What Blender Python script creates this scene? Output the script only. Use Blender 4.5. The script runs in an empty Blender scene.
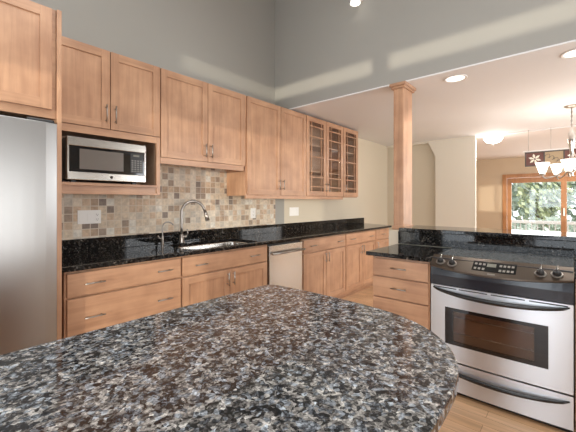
import bpy, bmesh, math, random
from mathutils import Vector, Matrix, noise

random.seed(11)
SC = bpy.context.scene
COL = SC.collection
PI = math.pi

# ------------------------------------------------------------------ camera
EYE = 1.304
cam_d = bpy.data.cameras.new('camera')
cam_d.sensor_width = 36.0
cam_d.lens = 332.0 / 576.0 * 36.0
cam_d.shift_y = -14.2 / 576.0
cam_d.clip_start = 0.02
cam = bpy.data.objects.new('camera', cam_d)
COL.objects.link(cam)
cam.location = (0, 0, EYE)
cam.rotation_euler = (PI / 2, 0, math.atan(287.0 / 332.0) - PI / 2)
SC.camera = cam

# ------------------------------------------------------------------ world, sun, exposure
SC.view_settings.view_transform = 'Standard'
SC.view_settings.look = 'None'
SC.view_settings.gamma = 1.0
SC.view_settings.use_curve_mapping = False
SC.view_settings.exposure = 0.0

world = bpy.data.worlds.new('world')
SC.world = world
world.use_nodes = True
wn = world.node_tree
bg = wn.nodes['Background']
bg.inputs[0].default_value = (0.93, 0.97, 1.0, 1)
bg.inputs[1].default_value = 2.2


def area(name, loc, size, energy, direction, color=(1, 1, 1), spread=None):
    d = bpy.data.lights.new(name, 'AREA')
    d.shape = 'RECTANGLE'
    d.size, d.size_y = size
    d.energy = energy
    d.color = color
    if spread:
        d.spread = spread
    o = bpy.data.objects.new(name, d)
    COL.objects.link(o)
    o.location = loc
    o.rotation_euler = Vector(direction).to_track_quat('-Z', 'Y').to_euler()
    return o


def spot(name, loc, energy, angle, blend, direction=(0, 0, -1), color=(1, .965, .93), radius=.05):
    d = bpy.data.lights.new(name, 'SPOT')
    d.energy = energy
    d.spot_size = angle
    d.spot_blend = blend
    d.color = color
    d.shadow_soft_size = radius
    o = bpy.data.objects.new(name, d)
    COL.objects.link(o)
    o.location = loc
    o.rotation_euler = Vector(direction).to_track_quat('-Z', 'Y').to_euler()
    return o


def point(name, loc, energy, color=(1, .95, .90), radius=.04):
    d = bpy.data.lights.new(name, 'POINT')
    d.energy = energy
    d.color = color
    d.shadow_soft_size = radius
    o = bpy.data.objects.new(name, d)
    COL.objects.link(o)
    o.location = loc
    return o


# low level sun; an unseen west wall slot is shaped to cast its band
sun_d = bpy.data.lights.new('sun', 'SUN')
sun_d.energy = 2.0
sun_d.angle = math.radians(0.7)
sun_d.color = (1, .91, .74)
sun = bpy.data.objects.new('sun', sun_d)
COL.objects.link(sun)
sun.rotation_euler = Vector((math.cos(.45), math.sin(.45), -.004)).to_track_quat('-Z', 'Y').to_euler()

# daylight at the south window and doors; skylight, dining and hall lamps added as fill
area('daylight_south_window', (.6, -2.86, 1.22), (3.0, 1.15), 40, (0, 1, 0), (1, .99, .97))
area('daylight_west_door', (-2.46, 1.0, 1.08), (2.8, 1.9), 76, (1, 0, 0), (.82, .91, 1))
area('added_overhead_fill', (.2, .2, 3.86), (2.4, 1.6), 46, (0, 0, -1), (1, .99, .97))
area('added_dining_fill', (4.9, -2.86, 1.55), (2.4, 1.5), 84, (0, 1, 0), (.95, .975, 1))
area('added_hall_fill', (8.6, -2.86, 1.45), (2.0, 1.5), 55, (0, 1, 0), (1, .97, .93))
area('daylight_glass_door', (11.2, .23, 1.1), (2.4, 1.9), 60, (-1, 0, 0), (.95, .98, 1))

# ------------------------------------------------------------------ materials


def mat(name, color, rough=.5, metal=0.0, **kw):
    m = bpy.data.materials.new(name)
    m.use_nodes = True
    b = m.node_tree.nodes['Principled BSDF']
    b.inputs['Base Color'].default_value = (*color, 1)
    b.inputs['Roughness'].default_value = rough
    b.inputs['Metallic'].default_value = metal
    for k, v in kw.items():
        b.inputs[k.replace('_', ' ')].default_value = v
    return m


def nd(m, t, **kw):
    n = m.node_tree.nodes.new(t)
    for k, v in kw.items():
        setattr(n, k, v)
    return n


def ln(m, a, b):
    m.node_tree.links.new(a, b)


def ramp(m, stops, interp='LINEAR'):
    r = nd(m, 'ShaderNodeValToRGB')
    r.color_ramp.interpolation = interp
    e = r.color_ramp.elements
    while len(e) < len(stops):
        e.new(.5)
    for x, (p, c) in zip(e, stops):
        x.position = p
        x.color = (*c, 1)
    return r


def obj_coords(m, scale, jitter=True):
    tc = nd(m, 'ShaderNodeTexCoord')
    mp = nd(m, 'ShaderNodeMapping')
    mp.inputs['Scale'].default_value = scale
    if jitter:
        oi = nd(m, 'ShaderNodeObjectInfo')
        mul = nd(m, 'ShaderNodeVectorMath', operation='SCALE')
        cmb = nd(m, 'ShaderNodeCombineXYZ')
        for i in range(3):
            ln(m, oi.outputs['Random'], cmb.inputs[i])
        ln(m, cmb.outputs[0], mul.inputs[0])
        mul.inputs['Scale'].default_value = 7.0
        add = nd(m, 'ShaderNodeVectorMath', operation='ADD')
        ln(m, tc.outputs['Object'], add.inputs[0])
        ln(m, mul.outputs[0], add.inputs[1])
        ln(m, add.outputs[0], mp.inputs['Vector'])
    else:
        ln(m, tc.outputs['Object'], mp.inputs['Vector'])
    return mp.outputs[0]


def wood(name, axis, c0, c1, rough=.36, board=None):
    m = mat(name, c0, rough)
    b = m.node_tree.nodes['Principled BSDF']
    b.inputs['Coat Weight'].default_value = .15
    b.inputs['Coat Roughness'].default_value = .3
    s = [26.0, 26.0, 26.0]
    s['XYZ'.index(axis)] = 1.6
    v = obj_coords(m, s)
    n1 = nd(m, 'ShaderNodeTexNoise')
    n1.inputs['Scale'].default_value = 1.0
    n1.inputs['Detail'].default_value = 6
    n1.inputs['Roughness'].default_value = .62
    n1.inputs['Distortion'].default_value = .5
    ln(m, v, n1.inputs['Vector'])
    v2 = obj_coords(m, (5, 5, 5))
    n2 = nd(m, 'ShaderNodeTexNoise')
    n2.inputs['Scale'].default_value = 1.2
    n2.inputs['Detail'].default_value = 3
    ln(m, v2, n2.inputs['Vector'])
    mx = nd(m, 'ShaderNodeMath', operation='MULTIPLY_ADD')
    ln(m, n1.outputs[0], mx.inputs[0])
    mx.inputs[1].default_value = .55
    h = nd(m, 'ShaderNodeMath', operation='MULTIPLY')
    ln(m, n2.outputs[0], h.inputs[0])
    h.inputs[1].default_value = .45
    ln(m, h.outputs[0], mx.inputs[2])
    r = ramp(m, [(.36, c1), (.64, c0)])
    ln(m, mx.outputs[0], r.inputs[0])
    col = r.outputs[0]
    # each board its own slight tone
    oi = nd(m, 'ShaderNodeObjectInfo')
    mr = nd(m, 'ShaderNodeMapRange')
    mr.inputs['To Min'].default_value = .93
    mr.inputs['To Max'].default_value = 1.05
    ln(m, oi.outputs['Random'], mr.inputs[0])
    hs = nd(m, 'ShaderNodeHueSaturation')
    ln(m, mr.outputs[0], hs.inputs['Value'])
    ln(m, col, hs.inputs['Color'])
    ln(m, hs.outputs[0], b.inputs['Base Color'])
    bp = nd(m, 'ShaderNodeBump')
    bp.inputs['Strength'].default_value = .04
    bp.inputs['Distance'].default_value = .002
    ln(m, n1.outputs[0], bp.inputs['Height'])
    ln(m, bp.outputs[0], b.inputs['Normal'])
    return m


MAPLE0, MAPLE1 = (.575, .335, .20), (.385, .205, .118)
M = {}
M['wood_z'] = wood('maple_upright_grain', 'Z', MAPLE0, MAPLE1)
M['wood_x'] = wood('maple_level_grain', 'X', MAPLE0, MAPLE1)
M['wood_y'] = wood('maple_cross_grain', 'Y', MAPLE0, MAPLE1)
M['wood_in'] = wood('maple_inside_grain', 'X', (.50, .33, .22), (.42, .27, .18), .55)
M['casing'] = wood('door_casing_wood', 'Z', (.50, .25, .11), (.38, .18, .075), .4)
M['gap'] = mat('cabinet_reveal', (.09, .045, .025), .7)
M['nickel'] = mat('brushed_nickel', (.40, .37, .34), .30, 1.0)
M['chrome'] = mat('polished_chrome', (.75, .73, .70), .12, 1.0)
M['black'] = mat('black_plastic', (.012, .012, .013), .35)
M['cooktop'] = mat('cooktop_glass_sheen', (.11, .115, .11), .12, 0, IOR=1.6, Specular_IOR_Level=.8)  # black glass greyed to stand in for a bright reflection
M['blackglass'] = mat('black_glass', (.006, .006, .007), .05, 0, IOR=1.5, Specular_IOR_Level=.6)
M['white'] = mat('white_plastic', (.92, .91, .88), .35)
M['whitepaint'] = mat('white_paint', (.82, .80, .77), .6)


def steel(name, axis, col=(.62, .605, .585), rough=.24):
    m = mat(name, col, rough, 1.0)
    b = m.node_tree.nodes['Principled BSDF']
    s = [420.0, 420.0, 420.0]
    s['XYZ'.index(axis)] = 3.0
    v = obj_coords(m, s)
    n = nd(m, 'ShaderNodeTexNoise')
    n.inputs['Scale'].default_value = 1.0
    n.inputs['Detail'].default_value = 2
    ln(m, v, n.inputs['Vector'])
    mr = nd(m, 'ShaderNodeMapRange')
    mr.inputs['To Min'].default_value = rough - .02
    mr.inputs['To Max'].default_value = rough + .03
    ln(m, n.outputs[0], mr.inputs[0])
    ln(m, mr.outputs[0], b.inputs['Roughness'])
    return m


ANI = .25
M['steel_x'] = steel('stainless_level_x', 'X', (.48, .455, .42), .24)
M['steel_y'] = steel('stainless_level_y', 'Y', (.64, .655, .685), .36)
M['steel_fridge'] = steel('stainless_refrigerator', 'X', (.37, .365, .36), .33)
for _k in ('steel_y',):
    _b = M[_k].node_tree.nodes['Principled BSDF']
    _t = nd(M[_k], 'ShaderNodeTangent', direction_type='RADIAL', axis='Z')
    ln(M[_k], _t.outputs[0], _b.inputs['Tangent'])
    _b.inputs['Anisotropic'].default_value = .8
    _b.inputs['Anisotropic Rotation'].default_value = ANI
M['panel_steel'] = steel('control_steel_reflecting', 'Y', (.12, .098, .08), .32)  # stainless steel, its dark brown reflections put into the colour


def granite(name, stops, blue=.35, scale=62.0, rough=.07, spec=.5, w0=.58, w1=.30, w2=.55, cloud=9):
    m = mat(name, (.1, .1, .1), rough, 0, IOR=1.5, Specular_IOR_Level=spec)
    b = m.node_tree.nodes['Principled BSDF']
    v = obj_coords(m, (1, 1, 1), False)
    n0 = nd(m, 'ShaderNodeTexNoise')
    n0.inputs['Scale'].default_value = 30
    n0.inputs['Detail'].default_value = 3
    ln(m, v, n0.inputs['Vector'])
    sub = nd(m, 'ShaderNodeVectorMath', operation='SUBTRACT')
    ln(m, n0.outputs['Color'], sub.inputs[0])
    sub.inputs[1].default_value = (.5, .5, .5)
    sc = nd(m, 'ShaderNodeVectorMath', operation='SCALE')
    sc.inputs['Scale'].default_value = .022
    ln(m, sub.outputs[0], sc.inputs[0])
    ad = nd(m, 'ShaderNodeVectorMath', operation='ADD')
    ln(m, v, ad.inputs[0])
    ln(m, sc.outputs[0], ad.inputs[1])
    vo = nd(m, 'ShaderNodeTexVoronoi')
    vo.inputs['Scale'].default_value = scale
    ln(m, ad.outputs[0], vo.inputs['Vector'])
    sp = nd(m, 'ShaderNodeSeparateColor')
    ln(m, vo.outputs['Color'], sp.inputs[0])
    vb = nd(m, 'ShaderNodeTexVoronoi')
    vb.inputs['Scale'].default_value = scale * 2.4
    ln(m, ad.outputs[0], vb.inputs['Vector'])
    sb = nd(m, 'ShaderNodeSeparateColor')
    ln(m, vb.outputs['Color'], sb.inputs[0])
    # drifting clouds of darker and lighter stone
    nc = nd(m, 'ShaderNodeTexNoise')
    nc.inputs['Scale'].default_value = cloud
    nc.inputs['Detail'].default_value = 8
    nc.inputs['Roughness'].default_value = .72
    ln(m, v, nc.inputs['Vector'])
    m1 = nd(m, 'ShaderNodeMath', operation='MULTIPLY_ADD')
    ln(m, sp.outputs[0], m1.inputs[0])
    m1.inputs[1].default_value = w0
    m2 = nd(m, 'ShaderNodeMath', operation='MULTIPLY_ADD')
    ln(m, sb.outputs[0], m2.inputs[0])
    m2.inputs[1].default_value = w1
    m3 = nd(m, 'ShaderNodeMath', operation='MULTIPLY_ADD')
    ln(m, nc.outputs[0], m3.inputs[0])
    m3.inputs[1].default_value = w2
    m3.inputs[2].default_value = -.38 * w2
    ln(m, m3.outputs[0], m2.inputs[2])
    ln(m, m2.outputs[0], m1.inputs[2])
    r = ramp(m, stops)
    ln(m, m1.outputs[0], r.inputs[0])
    gt = nd(m, 'ShaderNodeMath', operation='GREATER_THAN')
    ln(m, sp.outputs[1], gt.inputs[0])
    gt.inputs[1].default_value = .62
    fac = nd(m, 'ShaderNodeMath', operation='MULTIPLY')
    ln(m, gt.outputs[0], fac.inputs[0])
    fac.inputs[1].default_value = blue
    mix = nd(m, 'ShaderNodeMix', data_type='RGBA', blend_type='MULTIPLY')
    ln(m, fac.outputs[0], mix.inputs[0])
    ln(m, r.outputs[0], mix.inputs[6])
    mix.inputs[7].default_value = (.55, .85, 1.25, 1)
    ln(m, mix.outputs[2], b.inputs['Base Color'])
    return m


M['granite'] = granite('island_granite_brightened', [  # same stone as the counters, bright ceiling reflection put into its colour
    (.23, (.006, .006, .007)), (.34, (.034, .032, .032)), (.45, (.105, .10, .096)),
    (.58, (.235, .225, .212)), (.71, (.43, .415, .39)), (.88, (.86, .84, .80))], .42, 100.0, .07, .5, .40, .26, 1.05, 24)
M['granite_dark'] = granite('counter_granite_darkened', [  # same stone as the island, its dark reflections put into the colour
    (.20, (.003, .003, .003)), (.52, (.008, .0075, .0075)), (.70, (.022, .020, .018)),
    (.84, (.07, .06, .05)), (.98, (.26, .225, .19))], .3, 85.0, .05, .26)


def paint(name, col, rough=.6):
    m = mat(name, col, rough)
    b = m.node_tree.nodes['Principled BSDF']
    v = obj_coords(m, (60, 60, 60), False)
    n = nd(m, 'ShaderNodeTexNoise')
    n.inputs['Scale'].default_value = 1
    n.inputs['Detail'].default_value = 3
    ln(m, v, n.inputs['Vector'])
    bp = nd(m, 'ShaderNodeBump')
    bp.inputs['Strength'].default_value = .05
    bp.inputs['Distance'].default_value = .003
    ln(m, n.outputs[0], bp.inputs['Height'])
    ln(m, bp.outputs[0], b.inputs['Normal'])
    return m


M['grey_wall'] = paint('grey_wall_paint', (.36, .348, .315))
M['beige_wall'] = paint('beige_wall_paint', (.66, .59, .465))
M['cream_wall'] = paint('cream_wall_paint', (.75, .70, .60))
M['tan_wall'] = paint('tan_wall_paint', (.60, .49, .36))
M['ceiling'] = paint('ceiling_paint', (.80, .80, .805), .75)
M['ceiling_far'] = paint('far_ceiling_dimmed', (.74, .69, .66), .75)  # pinkish ceiling, the dimness of the unlit hall put into its colour


def tile_mat():
    m = mat('tumbled_stone_tiles', (.5, .4, .3), .62)
    b = m.node_tree.nodes['Principled BSDF']
    tc = nd(m, 'ShaderNodeTexCoord')
    sc = nd(m, 'ShaderNodeVectorMath', operation='SCALE')
    sc.inputs['Scale'].default_value = 1 / .0605
    ln(m, tc.outputs['Object'], sc.inputs[0])
    fl = nd(m, 'ShaderNodeVectorMath', operation='FLOOR')
    ln(m, sc.outputs[0], fl.inputs[0])
    fr = nd(m, 'ShaderNodeVectorMath', operation='FRACTION')
    ln(m, sc.outputs[0], fr.inputs[0])
    sx = nd(m, 'ShaderNodeSeparateXYZ')
    ln(m, fl.outputs[0], sx.inputs[0])
    cb = nd(m, 'ShaderNodeCombineXYZ')
    ln(m, sx.outputs[0], cb.inputs[0])
    ln(m, sx.outputs[2], cb.inputs[1])
    wnz = nd(m, 'ShaderNodeTexWhiteNoise', noise_dimensions='2D')
    ln(m, cb.outputs[0], wnz.inputs['Vector'])
    r = ramp(m, [(0, (.70, .58, .44)), (.24, (.76, .66, .53)), (.44, (.64, .48, .34)),
                 (.60, (.60, .53, .44)), (.72, (.50, .36, .25)), (.84, (.38, .29, .22)),
                 (.91, (.76, .71, .62)), (.965, (.28, .22, .18))], 'CONSTANT')
    ln(m, wnz.outputs['Value'], r.inputs[0])
    n = nd(m, 'ShaderNodeTexNoise')
    n.inputs['Scale'].default_value = 38
    n.inputs['Detail'].default_value = 5
    ln(m, tc.outputs['Object'], n.inputs['Vector'])
    mr = nd(m, 'ShaderNodeMapRange')
    mr.inputs['From Min'].default_value = .3
    mr.inputs['From Max'].default_value = .7
    mr.inputs['To Min'].default_value = .8
    mr.inputs['To Max'].default_value = 1.14
    ln(m, n.outputs[0], mr.inputs[0])
    mu = nd(m, 'ShaderNodeMix', data_type='RGBA', blend_type='MULTIPLY')
    mu.inputs[0].default_value = 1
    ln(m, r.outputs[0], mu.inputs[6])
    ln(m, mr.outputs[0], mu.inputs[7])
    # grout lines
    sf = nd(m, 'ShaderNodeSeparateXYZ')
    ln(m, fr.outputs[0], sf.inputs[0])
    ds = []
    for i in (0, 2):
        a = nd(m, 'ShaderNodeMath', operation='SUBTRACT')
        ln(m, sf.outputs[i], a.inputs[0])
        a.inputs[1].default_value = .5
        c = nd(m, 'ShaderNodeMath', operation='ABSOLUTE')
        ln(m, a.outputs[0], c.inputs[0])
        ds.append(c.outputs[0])
    mxx = nd(m, 'ShaderNodeMath', operation='MAXIMUM')
    ln(m, ds[0], mxx.inputs[0])
    ln(m, ds[1], mxx.inputs[1])
    st = nd(m, 'ShaderNodeMapRange')
    st.inputs['From Min'].default_value = .435
    st.inputs['From Max'].default_value = .465
    ln(m, mxx.outputs[0], st.inputs[0])
    mg = nd(m, 'ShaderNodeMix', data_type='RGBA')
    ln(m, st.outputs[0], mg.inputs[0])
    ln(m, mu.outputs[2], mg.inputs[6])
    mg.inputs[7].default_value = (.70, .61, .50, 1)
    ln(m, mg.outputs[2], b.inputs['Base Color'])
    bp = nd(m, 'ShaderNodeBump', invert=True)
    bp.inputs['Strength'].default_value = .5
    bp.inputs['Distance'].default_value = .003
    ln(m, st.outputs[0], bp.inputs['Height'])
    ln(m, bp.outputs[0], b.inputs['Normal'])
    return m


M['tile'] = tile_mat()


def floor_mat():
    m = mat('oak_floor_boards', (.5, .3, .15), .3)
    b = m.node_tree.nodes['Principled BSDF']
    tc = nd(m, 'ShaderNodeTexCoord')
    mp = nd(m, 'ShaderNodeMapping')
    mp.inputs['Rotation'].default_value = (0, 0, PI / 2)
    ln(m, tc.outputs['Object'], mp.inputs[0])
    br = nd(m, 'ShaderNodeTexBrick')
    br.offset = .37
    br.inputs['Scale'].default_value = 1.0
    br.inputs['Brick Width'].default_value = 1.1
    br.inputs['Row Height'].default_value = .082
    br.inputs['Mortar Size'].default_value = .0012
    br.inputs['Color1'].default_value = (.70, .45, .265, 1)
    br.inputs['Color2'].default_value = (.58, .35, .19, 1)
    br.inputs['Mortar'].default_value = (.22, .11, .05, 1)
    ln(m, mp.outputs[0], br.inputs['Vector'])
    v = obj_coords(m, (34, 2.2, 1), False)
    n = nd(m, 'ShaderNodeTexNoise')
    n.inputs['Scale'].default_value = 1.3
    n.inputs['Detail'].default_value = 6
    ln(m, v, n.inputs['Vector'])
    mr = nd(m, 'ShaderNodeMapRange')
    mr.inputs['From Min'].default_value = .3
    mr.inputs['From Max'].default_value = .7
    mr.inputs['To Min'].default_value = .78
    mr.inputs['To Max'].default_value = 1.15
    ln(m, n.outputs[0], mr.inputs[0])
    mu = nd(m, 'ShaderNodeMix', data_type='RGBA', blend_type='MULTIPLY')
    mu.inputs[0].default_value = 1
    ln(m, br.outputs['Color'], mu.inputs[6])
    ln(m, mr.outputs[0], mu.inputs[7])
    ln(m, mu.outputs[2], b.inputs['Base Color'])
    return m


M['floor'] = floor_mat()


def emit(name, col, strength, base=(.9, .88, .84)):
    m = mat(name, base, .4)
    b = m.node_tree.nodes['Principled BSDF']
    b.inputs['Emission Color'].default_value = (*col, 1)
    b.inputs['Emission Strength'].default_value = strength
    return m


M['lamp_glass'] = emit('lit_frosted_glass', (1, .95, .86), 2.2)
M['can_glow'] = emit('lit_downlight_lens', (1, .95, .88), 2.2)
M['led'] = emit('lit_display', (.45, .42, .30), .25, (.05, .05, .04))


def glass_mat(name, tint=(1, 1, 1), refl=1.0):
    m = bpy.data.materials.new(name)
    m.use_nodes = True
    nt = m.node_tree
    nt.nodes.clear()
    out = nd(m, 'ShaderNodeOutputMaterial')
    tr = nd(m, 'ShaderNodeBsdfTransparent')
    tr.inputs[0].default_value = (*tint, 1)
    gl = nd(m, 'ShaderNodeBsdfGlossy')
    gl.inputs['Roughness'].default_value = .03
    lw = nd(m, 'ShaderNodeLayerWeight')
    lw.inputs[0].default_value = .5
    pw = nd(m, 'ShaderNodeMath', operation='POWER')
    ln(m, lw.outputs['Facing'], pw.inputs[0])
    pw.inputs[1].default_value = 5
    mu = nd(m, 'ShaderNodeMath', operation='MULTIPLY_ADD')
    ln(m, pw.outputs[0], mu.inputs[0])
    mu.inputs[1].default_value = .94
    mu.inputs[2].default_value = .04 * refl
    mx = nd(m, 'ShaderNodeMixShader')
    ln(m, mu.outputs[0], mx.inputs[0])
    ln(m, tr.outputs[0], mx.inputs[1])
    ln(m, gl.outputs[0], mx.inputs[2])
    ln(m, mx.outputs[0], out.inputs[0])
    return m


M['glass'] = glass_mat('clear_glass')
M['oven_glass'] = glass_mat('smoked_oven_glass', (.80, .72, .66), 1.3)
M['leaf_a'] = mat('pale_leaves', (.74, .82, .72), .7)
M['leaf_b'] = mat('deep_leaves', (.40, .50, .42), .7)
M['leaf_c'] = mat('yellow_green_leaves', (.62, .68, .42), .7)
M['bark'] = mat('tree_bark', (.20, .15, .11), .9)
M['deck_boards'] = mat('weathered_deck', (.26, .25, .21), .8)
M['ground'] = mat('garden_ground', (.28, .30, .20), .95)
M['red_glass'] = mat('red_stained_glass', (.15, .055, .04), .3)
M['amber_glass'] = mat('amber_stained_glass', (.42, .31, .18), .3)
M['cream_glass'] = mat('cream_stained_glass', (.85, .80, .68), .25)
M['lead'] = mat('dark_lead_came', (.10, .085, .075), .5, .4)
M['oven_in'] = mat('oven_enamel', (.20, .135, .105), .4)

# ------------------------------------------------------------------ mesh helpers


class MB:
    def __init__(self):
        self.bm = bmesh.new()

    def _tag(self, faces, mi, smooth=False):
        for f in faces:
            f.material_index = mi
            f.smooth = smooth

    def box(self, x0, x1, y0, y1, z0, z1, bevel=0.0, mi=0, seg=2):
        t = bmesh.new()
        bmesh.ops.create_cube(t, size=1)
        for v in t.verts:
            v.co = Vector(((x0 + x1) / 2 + v.co.x * (x1 - x0), (y0 + y1) / 2 + v.co.y * (y1 - y0),
                           (z0 + z1) / 2 + v.co.z * (z1 - z0)))
        if bevel:
            bmesh.ops.bevel(t, geom=list(t.edges), offset=bevel, segments=seg, affect='EDGES', profile=.5)
        self.join(t, mi)

    def join(self, t, mi=0, smooth=None):
        for f in t.faces:
            f.material_index = mi
            if smooth is not None:
                f.smooth = smooth
        me = bpy.data.meshes.new('tmp')
        t.to_mesh(me)
        t.free()
        self.bm.from_mesh(me)
        bpy.data.meshes.remove(me)

    def tube(self, pts, r, seg=12, mi=0, cap=True, flat=None):
        """sweep a circle along points; r number or list; flat=(scale across, scale up)"""
        pts = [Vector(p) for p in pts]
        n = len(pts)
        rs = r if isinstance(r, (list, tuple)) else [r] * n
        rings = []
        prev = None
        for i, p in enumerate(pts):
            a = pts[max(i - 1, 0)]
            b = pts[min(i + 1, n - 1)]
            d = (b - a).normalized()
            if prev is None:
                up = Vector((0, 0, 1)) if abs(d.z) < .9 else Vector((1, 0, 0))
                s = d.cross(up).normalized()
            else:
                s = (prev - d * prev.dot(d)).normalized()
            prev = s
            t = s.cross(d)
            ring = []
            for k in range(seg):
                an = 2 * PI * k / seg
                f0, f1 = flat if flat else (1, 1)
                ring.append(self.bm.verts.new(p + (s * math.cos(an) * f0 + t * math.sin(an) * f1) * rs[i]))
            rings.append(ring)
        for i in range(n - 1):
            for k in range(seg):
                f = self.bm.faces.new((rings[i][k], rings[i][(k + 1) % seg], rings[i + 1][(k + 1) % seg], rings[i + 1][k]))
                f.material_index = mi
                f.smooth = True
        if cap:
            for ring in (rings[0][::-1], rings[-1]):
                f = self.bm.faces.new(ring)
                f.material_index = mi

    def lathe(self, prof, c, axis='Z', seg=32, mi=0, cap=True):
        """prof: list of (radius, height) spun about the axis through c"""
        c = Vector(c)
        rings = []
        for r, h in prof:
            ring = []
            for k in range(seg):
                a = 2 * PI * k / seg
                x, y = r * math.cos(a), r * math.sin(a)
                p = {'Z': (x, y, h), 'X': (h, x, y), 'Y': (x, h, y)}[axis]
                ring.append(self.bm.verts.new(c + Vector(p)))
            rings.append(ring)
        for i in range(len(rings) - 1):
            for k in range(seg):
                f = self.bm.faces.new((rings[i][k], rings[i][(k + 1) % seg], rings[i + 1][(k + 1) % seg], rings[i + 1][k]))
                f.material_index = mi
                f.smooth = True
        if cap and prof[0][0] > 1e-5:
            self.bm.faces.new(rings[0][::-1]).material_index = mi
        if cap and prof[-1][0] > 1e-5:
            self.bm.faces.new(rings[-1]).material_index = mi

    def prism(self, outer, z0, z1, hole=None, mi=0, bevel=0.0, axis='Z', smooth_side=False):
        """polygon (a list of 2D points) extruded z0..z1 along the axis, optional hole"""
        t = bmesh.new()

        def mk(p, z):
            return Vector({'Z': (p[0], p[1], z), 'X': (z, p[0], p[1]), 'Y': (p[0], z, p[1])}[axis])
        edges = []
        for loop in [outer] + ([hole] if hole else []):
            vs = [t.verts.new(mk(p, z0)) for p in loop]
            edges += [t.edges.new((vs[i], vs[(i + 1) % len(vs)])) for i in range(len(vs))]
        bmesh.ops.triangle_fill(t, use_beauty=True, use_dissolve=False, edges=edges)
        r = bmesh.ops.extrude_face_region(t, geom=list(t.faces))
        d = mk((0, 0), z1) - mk((0, 0), z0)
        bmesh.ops.translate(t, vec=d, verts=[v for v in r['geom'] if isinstance(v, bmesh.types.BMVert)])
        bmesh.ops.recalc_face_normals(t, faces=list(t.faces))
        if bevel:
            es = [e for e in t.edges if len(e.link_faces) == 2 and e.calc_face_angle(0) > .9
                  and abs((e.verts[0].co - e.verts[1].co).dot(d)) < 1e-7]
            bmesh.ops.bevel(t, geom=es, offset=bevel, segments=2, affect='EDGES', profile=.5)
        self.join(t, mi)

    def quad(self, a, b, c, d, mi=0):
        f = self.bm.faces.new([self.bm.verts.new(Vector(p)) for p in (a, b, c, d)])
        f.material_index = mi


LOC = {}


def _mesh(name, mb, mats, loc):
    bm = mb.bm
    bmesh.ops.translate(bm, vec=-Vector(loc), verts=bm.verts)
    bmesh.ops.recalc_face_normals(bm, faces=bm.faces)
    me = bpy.data.meshes.new(name)
    bm.to_mesh(me)
    bm.free()
    for m in (mats if isinstance(mats, (list, tuple)) else [mats]):
        me.materials.append(M[m])
    o = bpy.data.objects.new(name, me)
    COL.objects.link(o)
    LOC[o] = Vector(loc)
    return o


def thing(name, label, cat, loc, group=None):
    o = bpy.data.objects.new(name, None)
    o.empty_display_size = .1
    COL.objects.link(o)
    o.location = loc
    LOC[o] = Vector(loc)
    o['label'] = label
    o['category'] = cat
    if group:
        o['group'] = group
    return o


def part(name, mb, mats, parent, label=None):
    o = _mesh(name, mb, mats, LOC[parent])
    o.parent = parent
    if label:
        o['label'] = label
    return o


def solo(name, mb, mats, loc, label, cat, group=None):
    o = _mesh(name, mb, mats, loc)
    o.location = loc
    o['label'] = label
    o['category'] = cat
    if group:
        o['group'] = group
    return o


def struct(name, mb, mats, loc=(0, 0, 0)):
    o = _mesh(name, mb, mats, loc)
    o.location = loc
    o['kind'] = 'structure'
    return o


def sbox(name, m, *a, bevel=0.0):
    mb = MB()
    mb.box(*a, bevel=bevel)
    return struct(name, mb, m)


class Frame:
    """a cabinet front: w along the front, n out of it, z up"""

    def __init__(self, kind, plane):
        self.k = kind
        self.p = plane

    def box(self, mb, w0, w1, n0, n1, z0, z1, bevel=0.0, mi=0):
        if self.k == 'N':       # faces -y
            mb.box(w0, w1, self.p - n1, self.p - n0, z0, z1, bevel, mi)
        else:                   # faces -x
            mb.box(self.p - n1, self.p - n0, w0, w1, z0, z1, bevel, mi)

    def pt(self, w, n, z):
        return Vector((w, self.p - n, z)) if self.k == 'N' else Vector((self.p - n, w, z))

    def level(self):
        return 'wood_x' if self.k == 'N' else 'wood_y'


def door(fr, w0, w1, z0, z1, parent, stile=.057, rail=.057):
    mb = MB()
    fr.box(mb, w0, w0 + stile, 0, .02, z0, z1, .0018)
    fr.box(mb, w1 - stile, w1, 0, .02, z0, z1, .0018)
    fr.box(mb, w0 + stile, w1 - stile, 0, .0195, z1 - rail, z1, .0012, 1)
    fr.box(mb, w0 + stile, w1 - stile, 0, .0195, z0, z0 + rail, .0012, 1)
    fr.box(mb, w0 + stile - .002, w1 - stile + .002, .002, .010, z0 + rail - .002, z1 - rail + .002)
    return part('door', mb, ['wood_z', fr.level()], parent)


def drawer(fr, w0, w1, z0, z1, parent, name='drawer'):
    mb = MB()
    fr.box(mb, w0, w1, 0, .02, z0, z1, .0025)
    return part(name, mb, fr.level(), parent)


def handle(fr, w, z, parent, upright=False, L=.116, n0=.02):
    mb = MB()
    h = L / 2
    if upright:
        ends = [(w, z - h), (w, z + h)]
        posts = [(w, z - h * .72), (w, z + h * .72)]
    else:
        ends = [(w - h, z), (w + h, z)]
        posts = [(w - h * .72, z), (w + h * .72, z)]
    mb.tube([fr.pt(a, n0 + .026, b) for a, b in ends], .0048, 10)
    for a, b in posts:
        mb.tube([fr.pt(a, n0 - .001, b), fr.pt(a, n0 + .026, b)], .0038, 8)
    return part('handle', mb, 'nickel', parent)


def smooth_curve(pts, n=8):
    pts = [Vector(p) for p in pts]
    out = []
    for i in range(len(pts) - 1):
        p0, p1, p2, p3 = pts[max(i - 1, 0)], pts[i], pts[i + 1], pts[min(i + 2, len(pts) - 1)]
        for k in range(n):
            t = k / n
            out.append(.5 * ((2 * p1) + (p2 - p0) * t + (2 * p0 - 5 * p1 + 4 * p2 - p3) * t * t + (3 * p1 - p0 - 3 * p2 + p3) * t ** 3))
    out.append(pts[-1])
    return out


# ------------------------------------------------------------------ the room
CEIL = 2.444        # dining and far rooms
HIGH = 3.90         # kitchen vault
WALL = 2.92         # inner face of the cabinet wall
HEAD = 3.12         # face of the wall above the dining room ceiling
EAST = 6.5
FAR = 10.87

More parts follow.
